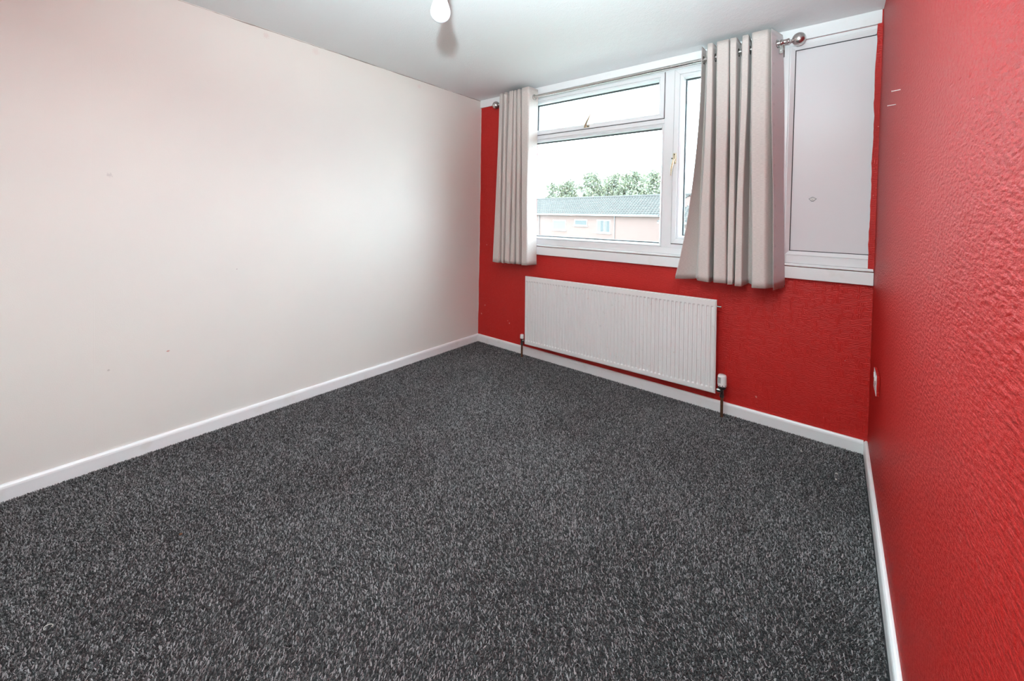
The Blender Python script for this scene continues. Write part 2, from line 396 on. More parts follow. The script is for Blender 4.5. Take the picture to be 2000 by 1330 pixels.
# skirting boards with a rounded top arris
def skirting(name, label, a, b, side):
    hb, t = 0.066, 0.016
    prof = [(0.0, -0.008), (t, -0.008), (t, hb - 0.016), (t - 0.002, hb - 0.008), (t - 0.006, hb - 0.002), (t - 0.010, hb), (0.0, hb)]
    if side == 'left': o = MB().prism([(q[0], q[1]) for q in prof], a, b, 1)
    elif side == 'right': o = MB().prism([(W - q[0], q[1]) for q in prof], a, b, 1)
    elif side == 'back': o = MB().prism([(-q[0], q[1]) for q in prof], a, b, 0)
    else: o = MB().prism([(YB + q[0], q[1]) for q in prof], a, b, 0)
    return tag(o.build(name, m_gloss, bevel=0.0012), label, 'skirting board', kind='structure')
skirting('baseboard_left', 'white skirting board along the cream wall', YB + 0.016, 0, 'left')
skirting('baseboard_right', 'white skirting board along the red right wall', YB + 0.016, 0, 'right')
skirting('baseboard_back', 'white skirting board below the radiator', 0.016, W - 0.016, 'back')
skirting('baseboard_front', 'white skirting board behind the camera', 0.0, W, 'front')

# white batten under the ceiling and apron board under the window
tag(MB().box(0.002, W - 0.004, -0.017, 0.0, 2.279, H).build('trim_1', m_gloss, bevel=0.002), 'white batten along the ceiling above the window', 'trim', kind='structure')
tag(MB().box(WX0 - 0.01, W - 0.001, -0.026, 0.0, 0.904, 0.9725).build('trim_2', m_gloss, bevel=0.0025), 'white apron board under the window frame', 'trim', kind='structure')

# ================================================================== the window
win = tag(empty('window_1', (1.7, 0, 0.975)), 'white plastic window with three lights and a blank panel', 'window', kind='structure')
win.location = (0, 0, 0)
YF = -0.006                                     # face of the fixed frame
XR = W - 0.004
M1, M2 = (1.772, 1.836), (2.425, 2.486)         # mullions
TR = (1.904, 1.936)                             # transom
def fm(name, x0, x1, z0, z1, y0=YF, y1=0.07, bv=0.002): return MB().box(x0, x1, y0, y1, z0, z1).build(name, m_upvc, win, bevel=bv)
fm('frame_jamb', WX0, WX0 + 0.055, 0.992, WZ1 - 0.001)
fm('frame_jamb', 2.868, XR, 0.992, WZ1 - 0.001)
fm('frame_head', WX0 + 0.055, 2.868, 2.2585, WZ1 - 0.001)
fm('frame_cill', WX0 + 0.0005, XR, 0.992, 1.036)
MB().prism([(-0.028, 0.9775), (0.07, 0.9775), (0.07, 0.9915), (-0.022, 0.9915), (-0.028, 0.987)], WX0 + 0.0005, XR, 0).build('cill_nosing', m_upvc, win, bevel=0.001)
fm('mullion', M1[0], M1[1], 1.036, 2.2585)
fm('mullion', M2[0], M2[1], 1.036, 2.2585)
fm('transom', WX0 + 0.055, M1[0], TR[0], TR[1])

YG = 0.050                                      # glass plane
def bead_prof(y0, w):
    return [(0.0, y0 + 0.004), (0.004, y0), (w - 0.008, y0 + 0.004), (w, y0 + 0.014), (w, YG - 0.002), (0.0, YG - 0.002)]
def glazing(parent, x0, x1, z0, z1, y0, w=0.026):
    MB().mitred(x0, x1, z0, z1, bead_prof(y0, w)).build('glazing_bead', m_upvc, parent)
    gx0, gx1, gz0, gz1 = x0 + w, x1 - w, z0 + w, z1 - w
    MB().mitred(gx0 - 0.004, gx1 + 0.004, gz0 - 0.004, gz1 + 0.004, [(0, YG - 0.002), (0.0065, YG - 0.004), (0.0065, YG - 0.0005), (0, YG - 0.0005)], 0).build('gasket', m_gasket, parent)
    MB().mitred(gx0 - 0.004, gx1 + 0.004, gz0 - 0.004, gz1 + 0.004, [(0, YG + 0.005), (0.012, YG + 0.005), (0.012, YG + 0.019), (0, YG + 0.019)], 0).build('pane_spacer', m_spacer, parent)
    for y in (YG, YG + 0.020):
        MB().box(gx0 - 0.01, gx1 + 0.01, y, y + 0.004, gz0 - 0.01, gz1 + 0.01).build('pane', m_glass, parent)
# fixed lower light
fixed = MB().mitred(WX0 + 0.0555, M1[0] - 0.0003, 1.0363, TR[0] - 0.0003, [(0, YF + 0.006), (0.004, YF + 0.004), (0.004, 0.068), (0, 0.068)]).build('fixed_light', m_upvc, win)
glazing(fixed, WX0 + 0.0595, M1[0] - 0.0043, 1.0403, TR[0] - 0.0043, YF + 0.003, 0.018)
def sash(name, x0, x1, z0, z1, w=0.036):
    ys = -0.019
    o = MB().mitred(x0, x1, z0, z1, [(0, ys + 0.003), (0.003, ys), (w - 0.003, ys), (w, ys + 0.003), (w, 0.068), (0, 0.068)]).build(name, m_upvc, win)
    MB().mitred(x0 - 0.0034, x1 + 0.0034, z0 - 0.0034, z1 + 0.0034, [(0, YF - 0.0012), (0.0033, YF - 0.0012), (0.0033, 0.05), (0, 0.05)], 0).build('sash_seal', m_gasket, o)
    glazing(o, x0 + w + 0.0002, x1 - w - 0.0002, z0 + w + 0.0002, z1 - w - 0.0002, ys + 0.004, 0.0215 if w > 0.03 else 0.014)
    return o
top_sash = sash('top_hung_sash', WX0 + 0.058, M1[0] - 0.003, TR[1] + 0.003, 2.2555, 0.028)
side_sash = sash('side_hung_sash', M1[1] + 0.003, M2[0] - 0.003, 1.066, 2.2555, 0.034)
fm('frame_rail', M1[1], M2[0], 1.036, 1.063)
# blank infill panel on the right
pf = MB().mitred(M2[1] + 0.0003, W - 0.001, 1.0363, 2.2582, [(0, YF + 0.001), (0.006, YF - 0.001), (0.027, YF + 0.012), (0.027, 0.06), (0, 0.06)], only=(0, 1, 3)).build('panel_bead', m_upvc, win)
MB().box(M2[1] + 0.029, 2.8675, YF + 0.015, 0.05, 1.0645, 2.2300).build('infill_panel', m_panel, win, bevel=0.0008)
pan = bpy.data.objects['infill_panel']
MB().mitred(M2[1] + 0.0268, 2.8667, 1.0623, 2.2322, [(0, YF + 0.0115), (0.0042, YF + 0.0115), (0.0042, YF + 0.0155), (0, YF + 0.0155)], 0, (0, 1, 3)).build('panel_gasket', m_gasket, win)
# maker's badge: dark-edged diamond with a pale field and a few tiny marks
bx, bz, yb = 2.6155, 1.3645, YF + 0.015
def dia(w, h, y0, y1): return MB().prism([(bx - w, bz + h * 0.12), (bx - w * 0.18, bz + h), (bx + w * 0.18, bz + h), (bx + w, bz + h * 0.12), (bx + w * 0.25, bz - h), (bx - w * 0.25, bz - h)], 0, 1, 1)
def diam(name, w, h, y0, y1, mat, parent):
    pl = [(bx - w, bz + h * 0.12), (bx - w * 0.18, bz + h), (bx + w * 0.18, bz + h), (bx + w, bz + h * 0.12), (bx + w * 0.25, bz - h), (bx - w * 0.25, bz - h)]
    return MB().prism(pl, y0, y1, 1).build(name, mat, parent)
m_bdg1 = new_mat('dark_badge_edge', (0.12, 0.13, 0.14), 0.35, 0.6); m_bdg2 = new_mat('silver_badge', (0.45, 0.45, 0.43), 0.35, 0.7)
for m in (m_bdg1, m_bdg2): v = pos(m); bump(m, noise(m, v, 400, 2), 0.2, 0.0006)
badge = diam('maker_badge', 0.019, 0.0125, yb - 0.0016, yb, m_bdg1, pan); badge['label'] = 'small grey diamond badge'
diam('badge_field', 0.0145, 0.0092, yb - 0.0020, yb - 0.0015, m_bdg2, pan)
mk = MB()
for (dx, dz, w, h) in ((-0.003, 0.003, 0.005, 0.0016), (0.004, 0.003, 0.0035, 0.0016), (-0.002, -0.0005, 0.0065, 0.0014), (0.001, -0.004, 0.0015, 0.0035)):
    mk.box(bx + dx - w / 2, bx + dx + w / 2, yb - 0.0024, yb - 0.0019, bz + dz - h / 2, bz + dz + h / 2)
mk.build('badge_mark', m_bdg1, pan)

# window handles
def side_handle():
    x, z, y = M1[1] + 0.016, 1.655, -0.019
    b = MB().box(x - 0.012, x + 0.012, y - 0.008, y, z - 0.040, z + 0.032).build('handle_plate', m_brass, side_sash, bevel=0.005, seg=3)
    MB().tube([(x, y - 0.006, z - 0.012), (x, y - 0.022, z - 0.012)], 0.010, 16).build('handle_boss', m_brass, side_sash)
    MB().tube([(x, y - 0.020, z - 0.010), (x - 0.004, y - 0.026, z - 0.035), (x - 0.012, y - 0.028, z - 0.075), (x - 0.015, y - 0.027, z - 0.122)], [0.009, 0.0085, 0.0065, 0.0035], 12).build('handle_lever', m_brass, side_sash)
    MB().lathe([(0.0, -0.011), (0.003, -0.011), (0.0035, -0.0085)], (x, y + 0.001, z + 0.022), 1, 12).build('handle_screw', m_black, side_sash)
    MB().tube([(x - 0.011, y - 0.016, z - 0.006), (x - 0.011, y - 0.024, z - 0.006)], 0.0045, 10).build('key_hole', m_black, side_sash)
side_handle()
def top_handle():
    x, z, y = 1.170, TR[1] + 0.018, -0.019
    MB().box(x - 0.026, x + 0.026, y - 0.007, y, z - 0.009, z + 0.009).build('handle_plate', m_brass, top_sash, bevel=0.004, seg=3)
    for s in (-1, 1): MB().lathe([(0.0, -0.0095), (0.0035, -0.0095), (0.004, -0.0065)], (x + s * 0.019, y, z), 1, 12).build('handle_screw', m_black, top_sash)
    MB().tube([(x, y - 0.005, z), (x, y - 0.020, z + 0.002)], 0.0095, 14).build('handle_boss', m_brass, top_sash)
    MB().tube([(x - 0.008, y - 0.018, z - 0.006), (x + 0.006, y - 0.024, z + 0.020), (x + 0.030, y - 0.030, z + 0.055), (x + 0.050, y - 0.032, z + 0.088)], [0.009, 0.0095, 0.0070, 0.0038], 12).build('handle_lever', m_brass, top_sash)
    MB().tube([(x + 0.008, y - 0.010, z + 0.004), (x + 0.020, y - 0.016, z - 0.003)], 0.004, 8).build('lock_button', m_black, top_sash)
top_handle()

# ================================================================== curtain pole and curtains
PY = -0.10
def pole_z(x): return 2.2445 + 0.006 * (x - 0.4)
pole = tag(empty('curtain_pole', (1.4, PY, 2.25)), 'brushed nickel curtain pole with ball ends above the window', 'curtain pole')
pole.location = (0, 0, 0)
MB().tube([(0.345, PY, pole_z(0.345)), (2.485, PY, pole_z(2.485))], 0.0125, 20).build('rod', m_nickel, pole)
for sx, x0 in ((-1, 0.345), (1, 2.470)):
    z = pole_z(x0)
    prof = [(0.0, -0.022), (0.0165, -0.022), (0.0165, -0.012), (0.0145, -0.011), (0.0145, 0.012), (0.0165, 0.013), (0.0165, 0.020), (0.006, 0.022), (0.006, 0.032)]
    prof += [(0.035 * math.sin(PI * k / 14) ** 0.9 + (0.0 if k else 0.006), 0.032 + 0.0325 * (1 - math.cos(PI * k / 14))) for k in range(1, 15)]
    MB().lathe([(r, sx * h) for r, h in prof], (x0, PY, z), 0, 28).build('finial', m_nickel, pole)
for x in (0.375, 2.452):
    z = pole_z(x)
    b = MB().box(x - 0.011, x + 0.011, -0.0215, -0.0172, z - 0.012, z + 0.045) if False else MB().box(x - 0.010, x + 0.010, -0.0065, -0.0005, z - 0.055, z + 0.028)
    o = b.build('bracket', m_chrome, pole, bevel=0.0015)
    MB().tube([(x, -0.006, z - 0.012), (x, PY, z - 0.014)], 0.006, 12).build('bracket_arm', m_chrome, pole)
    MB().torus((x, PY, z), (1, 0, 0), 0.0150, 0.0035, 24, 8).build('bracket_cup', m_chrome, pole)
    MB().box(x - 0.009, x + 0.009, PY - 0.004, PY + 0.004, z - 0.062, z - 0.014).build('bracket_tab', m_chrome, pole, bevel=0.0015)
    MB().lathe([(0.0, -0.0075), (0.0045, -0.0075), (0.005, -0.004)], (x, PY, z - 0.045), 1, 12).build('grub_screw', m_plastic, pole)

def smooth_path(pts, it=3):
    P0 = [np.array(q, float) for q in pts]; P = [P0[0]]
    for a, b in zip(P0[:-1], P0[1:]): P += [a * 0.72 + b * 0.28, a * 0.28 + b * 0.72, b]     # keep the creases tight
    for _ in range(it):
        Q = [P[0]]
        for a, b in zip(P[:-1], P[1:]): Q += [a * 0.75 + b * 0.25, a * 0.25 + b * 0.75]
        Q.append(P[-1]); P = Q
    return np.array(P)
def curtain(label, ctrl, ztop, zbot, ease, seed, lining_cols=None):
    """ctrl: (x_top, y_top, x_bottom, y_bottom, is_lead) plan of the folds; lofted from ztop to zbot"""
    r = np.random.RandomState(seed)
    top = smooth_path([(a, b) for a, b, *_ in ctrl]); bot = smooth_path([(q[2], q[3]) for q in ctrl])
    n = len(top); NZ = 40
    lead = np.linspace(0, 1, n)
    ph = r.uniform(0, 6.28, 6)
    rows = []
    for k in range(NZ + 1):
        t = k / NZ
        tt = t ** (ease - (ease - 1.0) * np.clip(lead * 4, 0, 1))
        z0 = ztop + (zbot - ztop) * t
        xy = top * (1 - tt)[:, None] + bot * tt[:, None]
        wob = 0.0035 * math.sin(PI * min(1, t * 1.3)) * np.sin(lead * 40 + t * 4 + ph[0]) + 0.003 * t * np.sin(lead * 23 - t * 6 + ph[1])
        xy = xy + np.stack([wob, wob * 0.8 * np.cos(lead * 17 + ph[2])], 1)
        zz = z0 + t * (0.004 * np.sin(lead * 31 + ph[3]) ) 
        rows.append(np.concatenate([xy, np.full((n, 1), 1.0) * np.reshape(zz, (-1, 1)) if np.ndim(zz) else np.full((n, 1), zz)], 1))
    R = np.array(rows)
    root = tag(empty('curtain', (float(top[:, 0].mean()), PY, zbot)), label, 'curtain', 'eyelet curtains at the window')
    root.location = (0, 0, 0)
    s = np.concatenate([[0], np.cumsum(np.linalg.norm(np.diff(bot, axis=0), axis=1))])
    # normals in plan (towards the room side = left-hand of the path reversed)
    def surface(name, off, mat, inset=0.0, flip=False):
        V = []; U = []
        for k in range(NZ + 1):
            P = R[k][:, :2]; d = np.gradient(P, axis=0); d /= np.linalg.norm(d, axis=1)[:, None] + 1e-9
            nrm = np.stack([-d[:, 1], d[:, 0]], 1)
            Q = P + nrm * off
            zz = R[k][:, 2] + (inset * (k / NZ) - inset * (1 - k / NZ))
            V.append(np.concatenate([Q, zz[:, None]], 1)); U.append(np.stack([s, zz], 1))
        V = np.array(V).reshape(-1, 3); U = np.array(U).reshape(-1, 2)
        F = [(k * n + i, k * n + i + 1, (k + 1) * n + i + 1, (k + 1) * n + i) for k in range(NZ) for i in range(n - 1)]
        me = bpy.data.meshes.new(name); me.from_pydata(V.tolist(), [], F)
        uvl = me.uv_layers.new(name='UVMap'); idx = np.empty(len(me.loops), int); me.loops.foreach_get('vertex_index', idx)
        uvl.data.foreach_set('uv', U[idx].astype('f4').ravel())
        me.polygons.foreach_set('use_smooth', [True] * len(F)); me.materials.append(mat)
        o = bpy.data.objects.new(name, me); C.objects.link(o); o.parent = root
        md = o.modifiers.new('cloth', 'SOLIDIFY'); md.thickness = 0.0012; md.offset = 0
        return o
    surface('face_fabric', -0.0010, m_cloth)
    li = surface('lining', 0.0016, m_lining, 0.012); li['label'] = 'pale lining on the back of the curtain'
    # sewn hem line of the heading: eyelets where the cloth crosses the pole
    kz = int(round((ztop - 2.25) / (ztop - zbot) * NZ)); P = R[max(kz, 1)]
    for i in range(n - 1):
        a, b = P[i], P[i + 1]
        if (a[1] - PY) * (b[1] - PY) < 0:
            t = (PY - a[1]) / (b[1] - a[1]); q = a + (b - a) * t
            d = Vector((b[0] - a[0], b[1] - a[1], 0)).normalized(); nv = Vector((-d.y, d.x, 0))
            MB().torus((q[0], q[1], pole_z(q[0]) - 0.004), nv, 0.0215, 0.0052, 24, 8).build('eyelet', m_chrome, root)
    return root
CR = [(2.0372,-.13,1.9097,-.13),(2.0448,-.06,2.0148,-.07),(2.0745,-.15,2.0536,-.15),(2.1037,-.15,2.1221,-.15),(2.1139,-.05,2.1288,-.05),
      (2.1267,-.15,2.1447,-.16),(2.1913,-.15,2.2108,-.15),(2.1939,-.06,2.2153,-.06),(2.1996,-.15,2.2248,-.15),(2.2324,-.15,2.2524,-.15),
      (2.2421,-.05,2.2550,-.07),(2.2645,-.15,2.2596,-.16),(2.2962,-.15,2.2965,-.155),(2.2970,-.05,2.3172,-.05),(2.3041,-.05,2.3317,-.05),
      (2.3132,-.16,2.3506,-.165),(2.3941,-.16,2.4166,-.165),(2.4480,-.042,2.4960,-.042),(2.4094,-.165,2.4615,-.17)]
CL = [(.3645,-.14,.3158,-.14),(.4001,-.15,.3921,-.15),(.400,-.06,.395,-.06),(.4238,-.15,.4222,-.15),(.4502,-.15,.4461,-.15),(.455,-.05,.448,-.07),
      (.4822,-.15,.4579,-.15),(.5236,-.155,.5049,-.15),(.520,-.07,.510,-.06),(.5394,-.15,.5281,-.15),(.5536,-.15,.5665,-.155),(.556,-.06,.568,-.06),
      (.5732,-.15,.588,-.15),(.6021,-.155,.6284,-.155),(.606,-.06,.634,-.06),(.6253,-.16,.6544,-.16),(.702,-.165,.7126,-.165),(.715,-.045,.730,-.045)]
def crisp(c):
    """give every rear fold a little flat of its own so that the smoothing keeps the folds deep"""
    o = []
    for (a, b, c_, d) in c:
        if b > -0.09 and (a, b, c_, d) not in (c[0], c[-1]): o += [(a - 0.004, b + 0.012, c_ - 0.004, d + 0.012), (a + 0.004, b + 0.012, c_ + 0.004, d + 0.012)]
        else: o.append((a, b - 0.008, c_, d - 0.008))
    return o
curtain('greige eyelet curtain bunched at the right of the window', crisp(CR), 2.326, 0.848, 2.5, 11)
curtain('greige eyelet curtain bunched at the left of the window', crisp(CL), 2.318, 0.818, 1.2, 12)

# ================================================================== radiator
RX0, RX1, RZ0, RZ1 = -0.755, 0.755, 0.0, 0.594
rad = tag(empty('radiator', (1.405, -0.085, 0.127)), 'white ribbed panel radiator on the red wall under the window', 'radiator')
rad.rotation_euler = (0, -0.0105, 0)
def rad_panel():
    fl_ = 0.007
    px0, px1, pz0, pz1 = RX0 + fl_, RX1 - fl_, RZ0 + fl_ + 0.004, RZ1 - fl_ * 0.6
    nrib = 55; pitch = 0.0271; c0 = -(nrib - 1) / 2 * pitch
    per = 16
    xs = [px0]
    for i in range(nrib):
        xs += [c0 + i * pitch + pitch * (j / per - 0.5) for j in range(per)]
    xs += [c0 + (nrib - 0.5) * pitch, px1]; xs = sorted(set(x for x in xs if px0 <= x <= px1))
    ze0, ze1 = pz0 + 0.030, pz1 - 0.036
    zs = [pz0, pz0 + 0.02] + [ze0 - 0.006 + 0.018 * j / 8 for j in range(9)] + [ze0 + (ze1 - ze0) * j / 8 for j in range(1, 8)] + [ze1 - 0.012 + 0.018 * j / 8 for j in range(9)] + [pz1 - 0.012, pz1]
    zs = sorted(set(zs))
    def sst(t): t = max(0, min(1, t)); return t * t * (3 - 2 * t)
    yf = -0.016
    V = []; F = []
    for z in zs:
        for x in xs:
            k = (x - c0) / pitch; u = abs(k - round(k)) * 2; inside = -0.5 <= k <= nrib - 0.5
            e = sst((z - ze0 + 0.005) / 0.011) * sst((ze1 + 0.005 - z) / 0.011)
            d = 0.0060 * (1 - sst((u - 0.36) / 0.26)) * e if inside else 0.0
            V.append((x, yf + d, z))
    nx, nz = len(xs), len(zs)
    for j in range(nz - 1):
        for i in range(nx - 1): F.append((j * nx + i, j * nx + i + 1, (j + 1) * nx + i + 1, (j + 1) * nx + i))
    MB().add(V, F, True).build('ribbed_face', m_rad, rad, fixn=False)
    # pressed edge and seam flange
    ring = [(0.0, -0.008), (0.001, -0.0095), (fl_ - 0.0015, -0.0095), (fl_ - 0.001, -0.0145), (fl_ + 0.0004, -0.0159), (fl_ + 0.0004, 0.002), (0.0, 0.002)]
    MB().mitred(RX0, RX1, RZ0 + 0.004, RZ1 + 0.0028, ring, 0).build('pressed_edge', m_rad, rad)
    MB().box(RX0 + 0.002, RX1 - 0.002, -0.003, 0.006, RZ0 + 0.006, RZ1).build('back_sheet', m_rad, rad, bevel=0.001)
rad_panel()
for x in (-0.55, 0.0, 0.55):
    MB().box(x - 0.02, x + 0.02, 0.0055, 0.0835, 0.10, 0.50).build('wall_bracket', m_rad, rad, bevel=0.002)
MB().tube([(RX1 - 0.004, 0.0, 0.555), (RX1 + 0.010, 0.0, 0.555)], 0.0065, 6).tube([(RX1 + 0.010, 0, 0.555), (RX1 + 0.017, 0, 0.555)], 0.0042, 10).tube([(RX1 + 0.016, 0, 0.555), (RX1 + 0.026, 0, 0.555)], 0.0062, 6).build('air_vent', m_chrome, rad)
# valves: local z of the floor is -0.127
def valve(x, sx, head):
    zc = 0.030 if head else 0.028
    yv = 0.0
    b = MB().tube([(x, yv, zc - 0.030), (x, yv, zc + 0.018)], 0.0115, 12).tube([(x, yv, zc), (x - sx * 0.030, yv, zc)], 0.0085, 12)
    vb = b.build('valve', m_chrome, rad)
    MB().tube([(x - sx * 0.012, yv, zc), (x - sx * 0.026, yv, zc)], 0.0135, 6).build('union_nut', m_chrome, vb)
    MB().tube([(x, yv, zc - 0.040), (x, yv, zc - 0.024)], 0.0140, 6).build('pipe_nut', m_chrome, vb)
    MB().tube([(x, yv, FZ), (x, yv, zc - 0.032)], 0.0080, 14).build('pipe', m_copper, rad)
    if head:
        MB().lathe([(0.0, 0.012), (0.018, 0.012), (0.021, 0.016), (0.0225, 0.022), (0.0225, 0.034), (0.0, 0.034)], (x, yv, zc), 2, 24).build('valve_collar', m_black, vb)
        h = MB().lathe([(0.0, 0.031), (0.0245, 0.031), (0.026, 0.034), (0.0265, 0.040), (0.0262, 0.070), (0.0250, 0.090), (0.0225, 0.098), (0.0195, 0.1005), (0.0, 0.1012)], (x, yv, zc), 2, 30).build('valve_head', m_plastic, vb)
        w0 = math.radians(-115)
        g = MB()
        for j in range(5):      # grip window and slots round the head
            w = w0 + math.radians(-16 + 8 * j)
            cx, cy = x + 0.0268 * math.cos(w), yv + 0.0268 * math.sin(w)
            tx, ty = -math.sin(w), math.cos(w)
            vs = []
            for (a, zz) in ((-0.0014, 0.052), (0.0014, 0.052), (0.0014, 0.088), (-0.0014, 0.088)):
                for dep in (0.0006, -0.002):
                    vs.append((cx + tx * a + math.cos(w) * dep, cy + ty * a + math.sin(w) * dep, zc + zz))
            g.add(vs, [(0, 2, 4, 6), (1, 7, 5, 3), (0, 1, 3, 2), (2, 3, 5, 4), (4, 5, 7, 6), (6, 7, 1, 0)])
        g.build('head_window', m_greyp, vb)
        dts = MB()
        for j in range(10):
            w = 2 * PI * j / 10
            dts.lathe([(0.0, -0.003), (0.0028, -0.003), (0.0028, 0.003), (0.0, 0.003)], (x + 0.0245 * math.cos(w), yv + 0.0245 * math.sin(w), zc + 0.039), 2, 8)
        dts.build('head_notch', m_black, vb)
    else:
        MB().lathe([(0.0, 0.014), (0.012, 0.014), (0.0165, 0.018), (0.017, 0.022), (0.016, 0.048), (0.013, 0.0525), (0.0, 0.054)], (x, yv, zc), 2, 20).build('valve_cap', m_plastic, vb)
FZ = -0.134
valve(RX1 + 0.037, 1, True)
FZ = -0.118
valve(RX0 - 0.036, -1, False)

# ================================================================== socket on the right wall
sk = tag(empty('wall_socket', (W, -0.85, 0.60)), 'white double socket with red painted box on the right wall', 'wall socket')
sk.location = (0, 0, 0)
SY0, SY1, SZ0, SZ1 = -0.565, -0.425, 0.500, 0.588
MB().box(W - 0.0112, W - 0.0002, SY0, SY1, SZ0, SZ1).build('back_box', m_red2, sk, bevel=0.003)
MB().box(W - 0.0125, W - 0.0113, SY0 + 0.001, SY1 - 0.001, SZ0 + 0.001, SZ1 - 0.001).build('face_plate', m_plastic, sk, bevel=0.0005)
for yy in (SY0 + 0.043, SY1 - 0.043):
    MB().box(W - 0.0155, W - 0.0123, yy - 0.006, yy + 0.006, SZ1 - 0.034, SZ1 - 0.012).build('rocker_switch', m_plastic, sk, bevel=0.0012)
    for (dy, dz, w, h) in ((0, 0.040, 0.004, 0.008), (-0.011, 0.020, 0.007, 0.004), (0.011, 0.020, 0.007, 0.004)):
        MB().box(W - 0.0128, W - 0.0123, yy + dy - w / 2, yy + dy + w / 2, SZ0 + dz - h / 2, SZ0 + dz + h / 2).build('pin_slot', m_black, sk)

# two pale pins left in the right wall
for (px, pz, lab) in (((W, -0.887, 1.713), 0, 'upper of two pale nails in the red right wall'), ((W, -0.758, 1.690), 0, 'lower of two pale nails in the red right wall')):
    tag(MB().tube([(px[0] + 0.004, px[1], px[2]), (px[0] - 0.022, px[1], px[2] - 0.002)], 0.0015, 8).tube([(px[0] - 0.022, px[1], px[2] - 0.002), (px[0] - 0.0235, px[1], px[2] - 0.0021)], 0.0028, 10).build('nail', m_plastic), lab, 'nail', 'nails in the right wall')

# ================================================================== pendant bulb
BX, BY, BZ = 1.722, -2.002, 1.857            # lowest point of the bulb
pend = tag(empty('pendant_light', (BX, BY, H)), 'bare white bulb hanging on a cable from the ceiling', 'ceiling light')
def L(name, prof, mat, n=36): return MB().lathe([(r, z - H) for r, z in prof], (0, 0, 0), 2, n).build(name, mat, pend)
Rb = 0.0318
glob = [(0.0, BZ)] + [(Rb * math.sin(a), BZ + Rb - Rb * math.cos(a)) for a in [math.radians(d) for d in range(8, 113, 8)]]
zt = glob[-1][1]; rt = glob[-1][0]
L('bulb_globe', glob, m_bulb)
L('bulb_body', [(rt - 0.002, zt - 0.0005), (rt + 0.0004, zt), (rt - 0.003, zt + 0.010), (0.0215, zt + 0.024), (0.0178, zt + 0.040), (0.0150, zt + 0.052), (0.0135, zt + 0.056), (0.0135, zt + 0.066), (0.0, zt + 0.066)], m_bulbb)
hz = zt + 0.058
L('lamp_holder', [(0.0135, hz), (0.0195, hz), (0.0200, hz + 0.016), (0.0180, hz + 0.018), (0.0180, hz + 0.034), (0.0150, hz + 0.048), (0.0060, hz + 0.062), (0.0, hz + 0.062)], m_plastic)
MB().tube([(0, 0, hz + 0.058 - H), (0.002, 0.001, (hz + H) / 2 - H), (0, 0, -0.018)], 0.0033, 10).build('cable', m_plastic, pend)
L('ceiling_rose', [(0.0, H - 0.030), (0.010, H - 0.030), (0.014, H - 0.024), (0.034, H - 0.018), (0.038, H - 0.010), (0.038, H), (0.0, H)], m_plastic)

